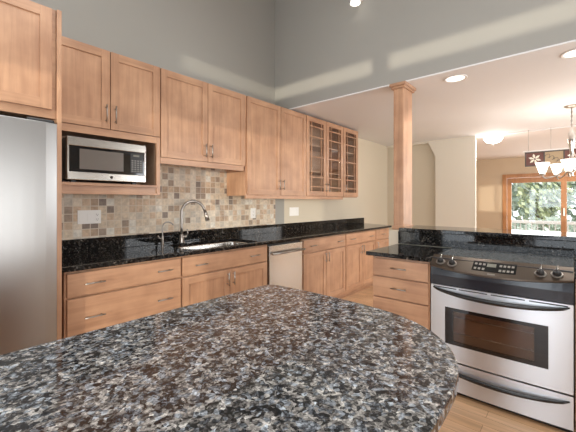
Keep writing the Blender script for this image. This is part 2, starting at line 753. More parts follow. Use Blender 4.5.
sbox('floor', 'floor', -2.6, 11.0, -3.0, 3.05, -.08, 0)
# kitchen part of the cabinet wall, then the dining part
sbox('wall_north', 'grey_wall', -2.6, 3.30, WALL, WALL + .13, 0, HIGH)
sbox('wall_north', 'beige_wall', 3.30, 6.5, WALL, WALL + .13, 0, CEIL)
sbox('wall_north', 'tan_wall', 6.5, 11.0, WALL, WALL + .13, 0, CEIL + .06)
# header wall over the opening to the dining room
sbox('wall_header', 'grey_wall', HEAD, HEAD + .14, -3.0, WALL, CEIL + .014, HIGH)
# kitchen ceiling, with an unseen skylight opening added for the overhead fill lamp
mb = MB()
mb.prism([(-2.6, -3.0), (HEAD + .14, -3.0), (HEAD + .14, 3.05), (-2.6, 3.05)], HIGH, HIGH + .1,
         hole=[(-1.05, -.65), (1.45, -.65), (1.45, 1.05), (-1.05, 1.05)])
struct('ceiling', mb, 'ceiling')
sbox('ceiling', 'ceiling', HEAD - .002, EAST + .1, -3.0, WALL, CEIL, CEIL + .013)
sbox('ceiling', 'ceiling_far', EAST + .1, 11.0, -3.0, WALL, CEIL + .06, CEIL + .16)
# back wall with windows (behind the camera)


def holed_wall(name, m, w0, w1, z0, z1, holes, at, thick, axis):
    """wall panel along w with rectangular holes, as one mesh of strips"""
    mb = MB()
    xs = sorted(holes, key=lambda h: h[0])

    def b(a0, a1, c0, c1):
        if a1 - a0 < 1e-4 or c1 - c0 < 1e-4:
            return
        if axis == 'Y':
            mb.box(a0, a1, at, at + thick, c0, c1)
        else:
            mb.box(at, at + thick, a0, a1, c0, c1)
    cur = w0
    for h in xs:
        b(cur, h[0], z0, z1)
        b(h[0], h[1], z0, h[2])
        b(h[0], h[1], h[3], z1)
        cur = h[1]
    b(cur, w1, z0, z1)
    return struct(name, mb, m)


holed_wall('wall_south', 'grey_wall', -2.6, HEAD, 0, HIGH, [(-.9, 2.1, .6, 1.85)], -3.12, .12, 'Y')
holed_wall('wall_south', 'beige_wall', HEAD, 11.0, 0, CEIL + .16, [(3.7, 6.1, .8, 2.3), (7.6, 9.6, .7, 2.2)], -3.12, .12, 'Y')  # dining and hall openings added to let in fill light
mb = MB()
mb.box(-2.72, -2.6, -3.12, 3.05, 0, .03)
mb.box(-2.72, -2.6, -3.12, -.45, .03, 2.1)
mb.box(-2.72, -2.6, 2.45, 3.05, .03, 2.1)
mb.box(-2.72, -2.6, -3.12, 3.05, 2.1, 2.63)
mb.box(-2.72, -2.6, -1.38, -1.25, 2.63, 2.78)  # mullion in the unseen slot, placed to break the sun band
mb.box(-2.72, -2.6, .80, 3.05, 2.63, 2.78)
mb.box(-2.72, -2.6, -3.12, 3.05, 2.78, HIGH + .1)
struct('wall_west', mb, 'grey_wall')


def window(name, w0, w1, z0, z1, at, axis, mull=1):
    mb = MB()
    t = .05

    def b(a0, a1, c0, c1, d=.03, mi=0):
        if axis == 'Y':
            mb.box(a0, a1, at - d, at + d, c0, c1, 0, mi)
        else:
            mb.box(at - d, at + d, a0, a1, c0, c1, 0, mi)
    b(w0, w0 + t, z0, z1)
    b(w1 - t, w1, z0, z1)
    b(w0 + t, w1 - t, z0, z0 + t)
    b(w0 + t, w1 - t, z1 - t, z1)
    for i in range(mull):
        c = w0 + (w1 - w0) * (i + 1) / (mull + 1)
        b(c - .025, c + .025, z0 + t, z1 - t)
    b(w0 + t, w1 - t, z0 + t, z1 - t, .003, 1)
    return struct(name, mb, ['whitepaint', 'glass'])


window('window_1', -.9, 2.1, .6, 1.85, -3.06, 'Y', 2)
window('door_2', -.45, 2.45, .03, 2.1, -2.66, 'X', 1)
window('added_dining_window', 3.7, 6.1, .8, 2.3, -3.06, 'Y', 1)  # unseen, added to brighten the dining room
window('added_hall_window', 7.6, 9.6, .7, 2.2, -3.06, 'Y', 1)  # unseen, added to brighten the far hall

# east wall of the dining room: a cream stub, an opening with clipped corner, open side
mb = MB()
mb.box(EAST - .06, EAST + .02, 1.30, 1.955, 0, CEIL)
mb.box(EAST - .06, EAST + .02, 1.955, WALL, CEIL - .035, CEIL)
mb.prism([(1.955, CEIL - .035), (1.955, CEIL - .30), (2.085, CEIL - .035)], EAST - .06, EAST + .02, axis='X')
struct('wall_east', mb, 'cream_wall')
sbox('wall_east', 'beige_wall', EAST + .025, EAST + .10, 1.50, WALL, 0, CEIL - .002)
sbox('trim_1', 'ceiling', EAST + .04, EAST + .10, -3.0, 1.30, CEIL - .012, CEIL + .06)
# far wall with the glass door opening
holed_wall('wall_far_east', 'tan_wall', -3.0, WALL, 0, CEIL + .1, [(-1.05, 1.51, 0, 2.02)], FAR, .13, 'X')

# half wall between kitchen and dining room
sbox('wall_half', 'beige_wall', 3.02, 3.33, -2.2, 1.325, 0, 1.035)
# stone tiles between counter and wall cabinets
mb = MB()
mb.box(.605, 3.12, WALL - .008, WALL, 1.015, 1.66)
tile = struct('trim_2', mb, 'tile')
# baseboards of the dining wall
sbox('baseboard_north', 'whitepaint', 5.5, 6.44, WALL - .015, WALL, 0, .1, bevel=.003)

# ------------------------------------------------------------------ glass door to the deck
dr = bpy.data.objects.new('door_1', None)
COL.objects.link(dr)
dr.location = (FAR, .23, 0)
LOC[dr] = Vector((FAR, .23, 0))
dr['kind'] = 'structure'
mb = MB()
for (y0, y1, z0, z1) in ((1.42, 1.52, 0, 2.055), (-1.06, -.96, 0, 2.055), (-.96, 1.42, 1.955, 2.055)):
    mb.box(FAR - .03, FAR + .1, y0, y1, z0, z1, .006)
part('casing', mb, 'casing', dr)


def sash(y0, y1, x):
    mb = MB()
    t = .10
    mb.box(x, x + .04, y0, y0 + t, .02, 1.95, .004)
    mb.box(x, x + .04, y1 - t, y1, .02, 1.95, .004)
    mb.box(x, x + .04, y0 + t, y1 - t, 1.815, 1.95, .004)
    mb.box(x, x + .04, y0 + t, y1 - t, .02, .17, .004)
    s = part('sash', mb, 'casing', dr)
    g = MB()
    g.box(x + .017, x + .023, y0 + t, y1 - t, .17, 1.815)
    part('pane', g, 'glass', s)
    return s


s = sash(.17, 1.415, FAR + .0)
hb = MB()
hb.box(FAR - .05, FAR + .0, .195, .225, .95, 1.15, .008)
part('handle', hb, 'white', s, 'white lever handle')
sash(-.955, .255, FAR + .05)

# ------------------------------------------------------------------ outside
mb = MB()
mb.box(11.0, 40, -16, 18, -.62, -.55)
struct('ground', mb, 'ground')
mb = MB()
mb.box(11.0, 13.5, -3, 4, -.37, -.30)
struct('deck', mb, 'deck_boards')
rl = thing('deck_railing', 'white deck railing outside beyond the glass door', 'railing', (13.35, .4, -.30))
mb = MB()
mb.box(13.28, 13.42, -2.9, 3.9, .60, .70, .01)
part('top_rail', mb, 'whitepaint', rl)
mb = MB()
mb.box(13.32, 13.38, -2.9, 3.9, -.20, -.12, .006)
part('bottom_rail', mb, 'whitepaint', rl)
for i in range(46):
    mb = MB()
    y = -2.85 + i * .15
    mb.box(13.335, 13.365, y, y + .03, -.12, .60)
    part('baluster', mb, 'whitepaint', rl)
for y in (-2.9, -.6, 1.75, 3.85):
    mb = MB()
    mb.box(13.30, 13.40, y, y + .1, -.30, .60, .004)
    part('post', mb, 'whitepaint', rl)


def tree(x, y, h, r, label, leaves=1500, seed=1, mats=('leaf_a', 'leaf_b', 'leaf_c'), ls=.13):
    rnd = random.Random(seed)
    t = thing('tree', label, 'tree', (x, y, -.55), 'trees beyond the deck')
    mb = MB()
    mb.tube([(x, y, -.55), (x + .1, y + .05, h * .35), (x, y - .1, h * .8)], [.16, .12, .05], 8)
    for k in range(5):
        a = rnd.uniform(0, 6.28)
        z = h * rnd.uniform(.25, .6)
        mb.tube([(x + .05, y, z), (x + math.cos(a) * r * .6, y + math.sin(a) * r * .6, z + r * .5)], [.06, .02], 6)
    part('trunk', mb, 'bark', t)
    mb = MB()
    for i in range(leaves):
        while True:
            p = Vector((rnd.uniform(-1, 1), rnd.uniform(-1, 1), rnd.uniform(-1, 1)))
            if .15 < p.length < 1:
                break
        q = p.normalized()
        bump = .8 + .35 * noise.noise(q * 2.3 + Vector((seed, 0, 0)))
        c = Vector((x, y, h * .5)) + Vector((p.x * r * bump, p.y * r * bump, p.z * h * .56 * bump))
        if c.z < -.5:
            c.z = -.5 + rnd.random() * .4
        n = Vector((rnd.gauss(0, 1), rnd.gauss(0, 1), rnd.gauss(0, 1))).normalized()
        a = n.orthogonal().normalized() * ls * rnd.uniform(.6, 1.3)
        b = n.cross(a).normalized() * ls * .5
        mb.quad(c - a, c - b, c + a, c + b, rnd.choices((0, 1, 2), (5, 3, 2))[0])
    part('foliage', mb, list(mats), t)


tree(16.6, 3.3, 4.6, 1.25, 'bushy pale green tree beyond the railing at the left of the glass door view', 2600, 3)
tree(16.2, 1.0, 4.3, 1.0, 'yellow green tree beyond the railing left of the glass door stile', 2600, 8, ('leaf_c', 'leaf_a', 'leaf_b'))
tree(16.4, -1.2, 4.4, 1.0, 'tree beyond the railing seen through the right glass pane', 2000, 5)
tree(21.0, 4.9, 7.0, 1.75, 'tall far tree at the left edge of the glass door view', 2600, 12, ('leaf_b', 'leaf_a', 'leaf_a'), .2)
tree(21.5, 1.3, 7.4, 1.7, 'tall dark tree standing behind the yellow green tree', 2600, 21, ('leaf_b', 'leaf_a', 'leaf_a'), .2)
tree(21.0, -2.2, 6.8, 1.6, 'tall far tree at the right edge of the glass door view', 1800, 27, ('leaf_b', 'leaf_a', 'leaf_a'), .2)
mb = MB()
rnd = random.Random(4)
for i in range(5200):
    c = Vector((26 + rnd.uniform(-.9, .9), rnd.uniform(-9, 12), rnd.uniform(-.5, 7.5)))
    n = Vector((rnd.gauss(0, 1), rnd.gauss(0, 1), rnd.gauss(0, 1))).normalized()
    a = n.orthogonal().normalized() * .34 * rnd.uniform(.6, 1.3)
    b = n.cross(a).normalized() * .2
    mb.quad(c - a, c - b, c + a, c + b, rnd.choice((0, 1, 1)))
o = solo('hedge', mb, ['leaf_a', 'leaf_b'], (26, 1.5, -.55), 'tall dense leafy hedge filling the view behind all the trees', 'hedge')
o['kind'] = 'stuff'

mb = MB()
for i in range(2600):
    c = Vector((14.7 + rnd.uniform(-.5, .5), rnd.uniform(-3, 4.5), 0))
    c.z = rnd.uniform(-.55, .62 + .12 * math.sin(c.y * 3.1))
    n = Vector((rnd.gauss(0, 1), rnd.gauss(0, 1), rnd.gauss(0, 1))).normalized()
    a = n.orthogonal().normalized() * .11 * rnd.uniform(.6, 1.3)
    b = n.cross(a).normalized() * .055
    mb.quad(c - a, c - b, c + a, c + b, rnd.choice((0, 0, 1)))
o = solo('shrub_row', mb, ['leaf_a', 'leaf_b'], (14.7, .7, -.55), 'low leafy shrubs right behind the white deck railing', 'shrubs')
o['kind'] = 'stuff'

# ------------------------------------------------------------------ refrigerator and its cabinet
fr = thing('refrigerator', 'stainless steel refrigerator at the left edge, under a wooden cabinet', 'refrigerator', (.11, 2.55, 0))
mb = MB()
mb.box(-.345, .567, 2.285, 2.90, .03, 1.735, .006)
for x in (-.30, .5):
    mb.box(x, x + .04, 2.33, 2.37, 0, .04)
part('body', mb, 'black', fr)


def fridge_door(x0, x1, z0, z1):
    mb = MB()
    n = 10
    prof = []
    for i in range(n + 1):
        t = i / n
        x = x0 + (x1 - x0) * t
        e = .004 * math.exp(-((t) / .02) ** 2) + .004 * math.exp(-((1 - t) / .02) ** 2)
        prof.append((x, 2.205 + .010 * (2 * t - 1) ** 2 + e))
    prof += [(x1, 2.283), (x0, 2.283)]
    mb.prism(prof, z0, z1, bevel=.003)
    return part('door', mb, 'steel_fridge', fr)


for (x0, x1, hx) in ((-.343, .040, .005), (.046, .566, .085)):
    d = fridge_door(x0, x1, .09, 1.745)
    mb = MB()
    mb.tube([(hx, 2.20, .75), (hx, 2.15, .78), (hx, 2.15, 1.45), (hx, 2.20, 1.48)], .011, 12)
    part('handle', mb, 'nickel', d)
mb = MB()
mb.box(.43, .56, 2.225, 2.40, 1.735, 1.765, .01)
part('hinge_cover', mb, 'black', fr, 'black plastic hinge cover')
mb = MB()
mb.box(-.34, .56, 2.26, 2.30, .012, .085, .003)
part('kick_grille', mb, 'black', fr)

fN_deep = Frame('N', 2.29)
fc = thing('refrigerator_cabinet', 'deep maple cabinet mounted above the stainless refrigerator', 'cabinet', (.11, 2.6, 1.785), 'wall cabinets')
mb = MB()
mb.box(-.345, .579, 2.29, 2.918, 1.785, 2.42, .001)
part('carcass', mb, 'wood_x', fc)
for (a, b, hx) in ((-.335, .105, .07), (.112, .556, .15)):
    d = door(fN_deep, a, b, 1.834, 2.413, fc)
    handle(fN_deep, hx, 1.93, d, True)
mb = MB()
mb.box(.580, .604, 2.272, 2.918, 0, 2.42, .0015)
solo('refrigerator_side_panel', mb, 'wood_z', (.592, 2.6, 0), 'tall narrow maple end panel between the refrigerator and the counter', 'panel')

# ------------------------------------------------------------------ wall cabinets
fU = Frame('N', 2.61)
TOP = 2.416


def carcass_box(mb, x0, x1, z0, z1, y0=2.61, y1=WALL - .010, mi=0):
    mb.box(x0, x1, y0, y1, z0, z1, .001, mi)


# over the microwave
mc = thing('microwave_cabinet', 'maple wall cabinet with two doors above an open niche holding the microwave', 'cabinet', (.995, 2.76, 1.36), 'wall cabinets')
mb = MB()
x0, x1 = .606, 1.384
mb.box(x0, x1, 2.612, WALL - .01, 1.80, TOP, .001)
mb.box(x0, x0 + .018, 2.612, WALL - .01, 1.36, 1.80)
mb.box(x1 - .018, x1, 2.612, WALL - .01, 1.36, 1.80)
mb.box(x0 + .018, x1 - .018, WALL - .022, WALL - .01, 1.40, 1.80, 0, 1)
mb.box(x0 + .018, x1 - .018, 2.63, WALL - .022, 1.795, 1.7999, 0, 1)
mb.box(x1 - .022, x1 - .018, 2.64, WALL - .022, 1.44, 1.795, 0, 1)
mb.box(x0 + .018, x0 + .022, 2.64, WALL - .022, 1.44, 1.795, 0, 1)
part('carcass', mb, ['wood_z', 'wood_in'], mc)
mb = MB()
mb.box(x0, x0 + .028, 2.592, 2.612, 1.36, 1.832, .001)
mb.box(x1 - .032, x1, 2.592, 2.612, 1.36, 1.832, .001)
mb.box(x0 + .028, x1 - .032, 2.592, 2.612, 1.782, 1.832, .001, 1)
part('face_frame', mb, ['wood_z', 'wood_x'], mc)
mb = MB()
mb.box(x0 + .019, x1 - .019, 2.585, WALL - .023, 1.418, 1.438, .002)
mb.box(x0 + .028, x1 - .032, 2.600, 2.618, 1.374, 1.418, .001)
mb.box(x0 + .028, x1 - .032, 2.588, 2.612, 1.358, 1.374, .002)
part('shelf', mb, 'wood_x', mc)
for (a, b, hx) in ((.609, .992, .963), (.998, 1.381, 1.027)):
    d = door(fU, a, b, 1.838, 2.412, mc)
    handle(fU, hx, 1.945, d, True, .13)

# microwave
mw = thing('microwave_oven', 'stainless steel microwave oven standing in the wall cabinet niche', 'microwave', (1.0, 2.74, 1.4385))
mx0, mx1, my, mz0, mz1 = .722, 1.268, 2.600, 1.458, 1.752
mb = MB()
mb.box(mx0 + .004, mx1 - .004, my + .035, 2.885, mz0, mz1, .006)
for x in (mx0 + .04, mx1 - .08):
    for y in (my + .06, 2.84):
        mb.box(x, x + .03, y, y + .03, 1.4385, mz0 + .002)
part('case', mb, 'black', mw)
mb = MB()
mb.box(mx0, mx1, my, my + .036, mz1 - .060, mz1 + .001, .004)
mb.box(mx0, mx1, my, my + .036, mz0 - .001, mz0 + .055, .004)
mb.box(mx0, mx0 + .012, my + .001, my + .036, mz0 + .05, mz1 - .055, .002)
mb.box(mx1 - .012, mx1, my + .001, my + .036, mz0 + .05, mz1 - .055, .002)
d = part('door', mb, 'steel_x', mw, 'brushed steel front frame')
mb = MB()
mb.box(mx0 + .012, mx1 - .012, my + .003, my + .034, mz0 + .055, mz1 - .060, .001)
part('black_panel', mb, 'blackglass', d)
mb = MB()
mb.box(mx0 + .075, mx0 + .372, my + .0015, my + .004, mz0 + .075, mz1 - .078, .0008)
M['mesh_window'] = mat('microwave_window_mesh', (.16, .14, .125), .16)
part('window', mb, 'mesh_window', d)
mb = MB()
mb.lathe([(.0, -.003), (.010, -.003), (.011, 0)], (mx0 + .285, my - .0002, mz0 + .027), 'Y', 20)
mb.lathe([(.0, -.004), (.0065, -.004), (.007, 0)], (mx0 + .285, my - .0005, mz0 + .027), 'Y', 20)
part('badge', mb, 'lead', mw)
cp = MB()
cp.box(mx0 + .425, mx0 + .52, my + .0015, my + .0035, mz0 + .07, mz1 - .075, .0006)
cpo = part('control_panel', cp, 'black', mw)
M['button'] = mat('grey_button_print', (.20, .19, .175), .5)
for r in range(6):
    for c in range(4):
        mb = MB()
        mb.box(mx0 + .432 + c * .022, mx0 + .447 + c * .022, my + .0005, my + .0018,
               mz0 + .078 + r * .0165, mz0 + .088 + r * .0165)
        part('button', mb, 'button', cpo)
mb = MB()
mb.box(mx0 + .446, mx0 + .492, my + .0005, my + .0018, mz1 - .096, mz1 - .083)
part('display', mb, 'led', cpo)

# two-door cabinet over the sink
sk = thing('wall_cabinet', 'shorter two-door maple wall cabinet above the sink and faucet', 'cabinet', (1.85, 2.76, 1.62), 'wall cabinets')
mb = MB()
carcass_box(mb, 1.387, 2.322, 1.668, TOP)
part('carcass', mb, 'wood_z', sk)
mb = MB()
mb.box(1.387, 2.300, 2.594, 2.612, 1.622, 1.672, .001)
part('light_rail', mb, 'wood_x', sk)
for (a, b, hx) in ((1.392, 1.852, 1.822), (1.858, 2.318, 1.888)):
    d = door(fU, a, b, 1.676, 2.412, sk)
    handle(fU, hx, 1.775, d, True, .125)

# tall two-door cabinet
tl = thing('wall_cabinet', 'tall two-door maple wall cabinet between the sink cabinet and the glass doors', 'cabinet', (2.85, 2.76, 1.37), 'wall cabinets')
mb = MB()
carcass_box(mb, 2.330, 3.352, 1.370, TOP)
part('carcass', mb, 'wood_z', tl)
mb = MB()
mb.box(2.330, 3.352, 2.596, 2.614, 1.338, 1.372, .001)
part('light_rail', mb, 'wood_x', tl)
for (a, b, hx) in ((2.346, 2.865, 2.836), (2.875, 3.350, 2.905)):
    d = door(fU, a, b, 1.382, 2.412, tl, .055)
    handle(fU, hx, 1.50, d, True, .12)


def glass_cabinet(name, label, doors, x0, x1):
    t = thing(name, label, 'cabinet', ((x0 + x1) / 2, 2.76, 1.37), 'wall cabinets')
    mb = MB()
    y0, y1 = 2.612, WALL - .003
    mb.box(x0, x0 + .018, y0, y1, 1.37, TOP)
    mb.box(x1 - .018, x1, y0, y1, 1.37, TOP)
    mb.box(x0 + .018, x1 - .018, y0, y1, TOP - .018, TOP)
    mb.box(x0 + .018, x1 - .018, y0, y1, 1.37, 1.388)
    mb.box(x0 + .018, x1 - .018, y1 - .012, y1, 1.388, TOP - .018, 0, 1)
    part('carcass', mb, ['wood_z', 'wood_in'], t)
    for z in (1.70, 2.05):
        mb = MB()
        mb.box(x0 + .019, x1 - .019, y0 + .03, y1 - .013, z, z + .018)
        part('shelf', mb, 'wood_in', t)
    for (a, b, hx) in doors:
        mb = MB()
        st, z0, z1 = .062, 1.382, 2.412
        fU.box(mb, a, a + st, 0, .02, z0, z1, .0018)
        fU.box(mb, b - st, b, 0, .02, z0, z1, .0018)
        fU.box(mb, a + st, b - st, 0, .0195, z1 - st, z1, .0012, 1)
        fU.box(mb, a + st, b - st, 0, .0195, z0, z0 + st, .0012, 1)
        d = part('door', mb, ['wood_z', 'wood_x'], t)
        g = MB()
        fU.box(g, a + st, b - st, .006, .009, z0 + st, z1 - st)
        part('pane', g, 'glass', d)
        mu = MB()
        gw, ga = .013, .052
        for w in (a + st + ga, b - st - ga):
            fU.box(mu, w - gw / 2, w + gw / 2, .009, .0185, z0 + st, z1 - st, .001)
        H = z1 - z0 - 2 * st
        for fz in (.065, .205, .50, .79, .935):
            z = z0 + st + H * fz
            fU.box(mu, a + st, b - st, .009, .018, z - gw / 2, z + gw / 2, .001)
        part('muntins', mu, 'wood_z', d)
        handle(fU, hx, 1.50, d, True, .12)
    return t


gc = glass_cabinet('glass_door_cabinet', 'maple wall cabinet with a pair of glass doors with muntins', ((3.360, 3.806, 3.775), (3.812, 4.246, 3.842)), 3.355, 4.248)
gd = glass_cabinet('glass_door_cabinet', 'single glass door maple wall cabinet, last one on the wall', ((4.255, 4.690, 4.285),), 4.250, 4.692)
mb = MB()
mb.box(3.355, 4.246, 2.596, 2.614, 1.338, 1.372, .001)
part('light_rail', mb, 'wood_x', gc)
# dishes faintly seen on the shelves behind the glass
M['dish'] = mat('pale_dish', (.55, .50, .45), .35)
for i, (x, z, lab) in enumerate(((3.50, 1.389, 'stack of pale bowls on the cabinet floor behind the first glass door'),
                                 (4.02, 1.389, 'stack of pale bowls on the cabinet floor behind the second glass door'))):
    mb = MB()
    for k in range(3):
        zz = z + k * .022
        mb.lathe([(.030, zz + .0), (.055, zz + .02), (.075, zz + .05), (.070, zz + .05), (.05, zz + .022), (0, zz + .012)], (x, 2.74, 0), 'Z', 24)
    solo('bowl_stack', mb, 'dish', (x, 2.74, z), lab, 'bowls', 'bowls in the glass cabinet')

# ------------------------------------------------------------------ base cabinets along the wall
fB = Frame('N', 2.322)


def base(name, label, x0, x1, rows, hollow=False, group='base cabinets'):
    """rows: list of (kind, w0, w1, z0, z1, [(hx, hz, upright)])"""
    t = thing(name, label, 'cabinet', ((x0 + x1) / 2, 2.6, 0), group)
    mb = MB()
    if hollow:
        mb.box(x0, x1, 2.322, 2.334, .10, .882, 0, 0)
        mb.box(x0, x0 + .018, 2.334, WALL - .002, .10, .882)
        mb.box(x1 - .018, x1, 2.334, WALL - .002, .10, .882)
        mb.box(x0 + .018, x1 - .018, 2.334, WALL - .002, .10, .118)
        mb.box(x0 + .018, x1 - .018, WALL - .014, WALL - .002, .118, .882)
    else:
        mb.box(x0, x1, 2.322, WALL - .002, .10, .882, .001, 0)
    mb.box(x0, x1, 2.40, WALL - .002, 0, .10, 0, 1)
    part('carcass', mb, ['wood_z', 'wood_x'], t)
    for kind, w0, w1, z0, z1, hs in rows:
        p = drawer(fB, w0, w1, z0, z1, t, 'drawer' if kind == 'drawer' else 'false_front') if kind in ('drawer', 'false') else door(fB, w0, w1, z0, z1, t)
        for hx, hz, up in hs:
            handle(fB, hx, hz, p, up)
    return t


Z0, Z1, ZD = .724, .868, .711
base('base_cabinet', 'wide maple drawer cabinet beside the refrigerator panel, with two pulls on each drawer', .628, 1.404, [
    ('drawer', .640, 1.398, Z0, Z1, [(.787, .796, 0), (1.258, .796, 0)]),
    ('drawer', .640, 1.398, .43, ZD, [(.787, .585, 0), (1.258, .585, 0)]),
    ('drawer', .640, 1.398, .115, .418, [(.787, .27, 0), (1.258, .27, 0)])])
base('sink_base_cabinet', 'maple base cabinet under the stainless sink, long front above two doors', 1.406, 2.366, [
    ('false', 1.415, 2.350, Z0, Z1, [(1.575, .796, 0), (2.17, .796, 0)]),
    ('door', 1.415, 1.879, .115, ZD, [(1.850, .63, 1)]),
    ('door', 1.885, 2.350, .115, ZD, [(1.915, .63, 1)])], True)
base('base_cabinet', 'maple base cabinet with one drawer and two doors right of the dishwasher', 2.925, 3.840, [
    ('drawer', 2.935, 3.832, Z0, Z1, [(3.10, .796, 0), (3.68, .796, 0)]),
    ('door', 2.935, 3.380, .115, ZD, [(3.350, .63, 1)]),
    ('door', 3.386, 3.832, .115, ZD, [(3.416, .63, 1)])])
base('base_cabinet', 'maple base cabinet with two doors, second from the dishwasher', 3.842, 4.716, [
    ('drawer', 3.850, 4.708, Z0, Z1, [(4.01, .796, 0), (4.55, .796, 0)]),
    ('door', 3.850, 4.276, .115, ZD, [(4.246, .63, 1)]),
    ('door', 4.282, 4.708, .115, ZD, [(4.312, .63, 1)])])
base('base_cabinet', 'narrow single-door maple base cabinet at the far end of the wall counter', 4.718, 5.20, [
    ('drawer', 4.726, 5.190, Z0, Z1, [(4.96, .796, 0)]),
    ('door', 4.726, 5.190, .115, ZD, [(4.76, .63, 1)])])
mb = MB()
mb.box(2.925, 5.20, 2.383, 2.398, .001, .020, .004)
struct('trim_3', mb, 'wood_x')

# dishwasher
dw = thing('dishwasher', 'stainless steel dishwasher under the wall counter between maple cabinets', 'dishwasher', (2.645, 2.6, 0))
mb = MB()
mb.box(2.372, 2.918, 2.345, WALL - .01, .0, .872, .002)
part('body', mb, 'black', dw)
mb = MB()
mb.box(2.380, 2.910, 2.302, 2.345, .11, .862, .006)
part('door', mb, 'steel_x', dw)
mb = MB()
mb.box(2.392, 2.898, 2.300, 2.303, .80, .858, .001)
part('control_strip', mb, 'steel_x', dw)
mb = MB()
mb.tube([(2.385, 2.262, .782), (2.905, 2.262, .782)], .011, 14)
for x in (2.42, 2.87):
    mb.tube([(x, 2.262, .782), (x, 2.303, .782)], .008, 10)
part('handle', mb, 'nickel', dw)

# ------------------------------------------------------------------ wall counter with sink cut-out
CT0, CT1 = .884, .914
hole = []
hx0, hx1, hy0, hy1, hr = 1.53, 2.30, 2.345, 2.785, .09
for (cx, cy, a0) in ((hx1 - hr, hy1 - hr, 0), (hx0 + hr, hy1 - hr, 90), (hx0 + hr, hy0 + hr, 180), (hx1 - hr, hy0 + hr, 270)):
    for k in range(7):
        a = math.radians(a0 + k * 15)
        hole.append((cx + hr * math.cos(a), cy + hr * math.sin(a)))
ct = thing('wall_countertop', 'dark speckled granite countertop along the cabinet wall around the sink', 'countertop', (2.9, 2.6, CT0))
mb = MB()
mb.prism([(.606, 2.285), (5.255, 2.285), (5.50, WALL - .002), (.606, WALL - .002)], CT0, CT1, hole=hole, bevel=.004)
part('slab', mb, 'granite_dark', ct)
mb = MB()
mb.box(.606, 5.47, WALL - .022, WALL - .002, CT1 + .0005, 1.016, .002)
part('backsplash', mb, 'granite_dark', ct)

si = thing('kitchen_sink', 'undermount stainless steel sink in the dark granite wall counter', 'sink', (1.91, 2.565, .70))
mb = MB()


def loop_pts(inset, z):
    out = []
    r = max(hr - inset * .5, .02)
    for (cx, cy, a0) in ((hx1 - inset - r, hy1 - inset - r, 0), (hx0 + inset + r, hy1 - inset - r, 90),
                         (hx0 + inset + r, hy0 + inset + r, 180), (hx1 - inset - r, hy0 + inset + r, 270)):
        for k in range(7):
            a = math.radians(a0 + k * 15)
            out.append(Vector((cx + r * math.cos(a), cy + r * math.sin(a), z)))
    return out


levels = [(-.008, .8835), (0.0, .8835), (.002, .872), (.012, .72), (.03, .70), (.15, .695)]
rings = [[mb.bm.verts.new(p) for p in loop_pts(i, z)] for i, z in levels]
for a, b in zip(rings, rings[1:]):
    for k in range(len(a)):
        f = mb.bm.faces.new((a[k], a[(k + 1) % len(a)], b[(k + 1) % len(a)], b[k]))
        f.smooth = True
mb.bm.faces.new(rings[-1])
part('bowl', mb, 'steel_x', si)
mb = MB()
mb.lathe([(.0, .700), (.035, .700), (.042, .697), (.042, .694)], (1.91, 2.565, 0), 'Z', 24)
part('drain', mb, 'chrome', si)


def faucet(name, label, x, y, h, reach, direction, r, lever, nozzle):
    t = thing(name, label, 'faucet', (x, y, CT1))
    d = Vector((*direction, 0)).normalized()
    mb = MB()
    mb.lathe([(r * 2.3, CT1), (r * 2.3, CT1 + .006), (r * 1.7, CT1 + .012), (r * 1.5, CT1 + .07), (r * 1.15, CT1 + .08)], (x, y, 0), 'Z', 24)
    part('base', mb, 'nickel', t)
    mb = MB()
    ra = reach / 2
    zc = CT1 + h - ra
    pts = [Vector((x, y, CT1 + .07)), Vector((x, y, (CT1 + zc) / 2)), Vector((x, y, zc))]
    for k in range(1, 14):
        a = PI * k / 14 * .96
        pts.append(Vector((x, y, zc)) + d * (ra - ra * math.cos(a)) + Vector((0, 0, ra * math.sin(a))))
    tip = pts[-1]
    dd = (pts[-1] - pts[-2]).normalized()
    if nozzle:
        pts += [tip + dd * .03]
    mb.tube(pts, r, 14)
    part('spout', mb, 'nickel', t)
    if nozzle:
        mb = MB()
        q = pts[-1]
        dn = Vector((d.x * .26, d.y * .26, -1)).normalized()
        mb.tube([q - dd * .006, q + dn * .05, q + dn * .095], [r * 1.05, r * 1.35, r * 1.5], 14)
        part('spray_head', mb, 'nickel', t)
    mb = MB()
    if lever == 'side':
        mb.tube([(x + r, y, CT1 + .055), (x + r + .035, y - .006, CT1 + .055)], r * 1.15, 12)
        mb.tube([(x + r + .035, y - .006, CT1 + .058), (x + r + .045, y - .010, CT1 + .085), (x + r + .038, y - .012, CT1 + .13)], [.008, .006, .005], 10)
    else:
        mb.tube([(x - .004, y, CT1 + .055), (x - .03, y - .004, CT1 + .060), (x - .045, y - .006, CT1 + .085)], [.006, .005, .004], 8)
    part('lever', mb, 'nickel', t)
    return t


faucet('kitchen_faucet', 'tall gooseneck brushed nickel faucet with pull-down spray head behind the sink', 1.735, 2.842, .395, .215, (.93, -.42), .0135, 'side', True)
faucet('filter_faucet', 'small slim hooked water filter faucet left of the main faucet', 1.54, 2.842, .205, .095, (.93, -.42), .0062, 'left', False)

# ------------------------------------------------------------------ plates on the wall


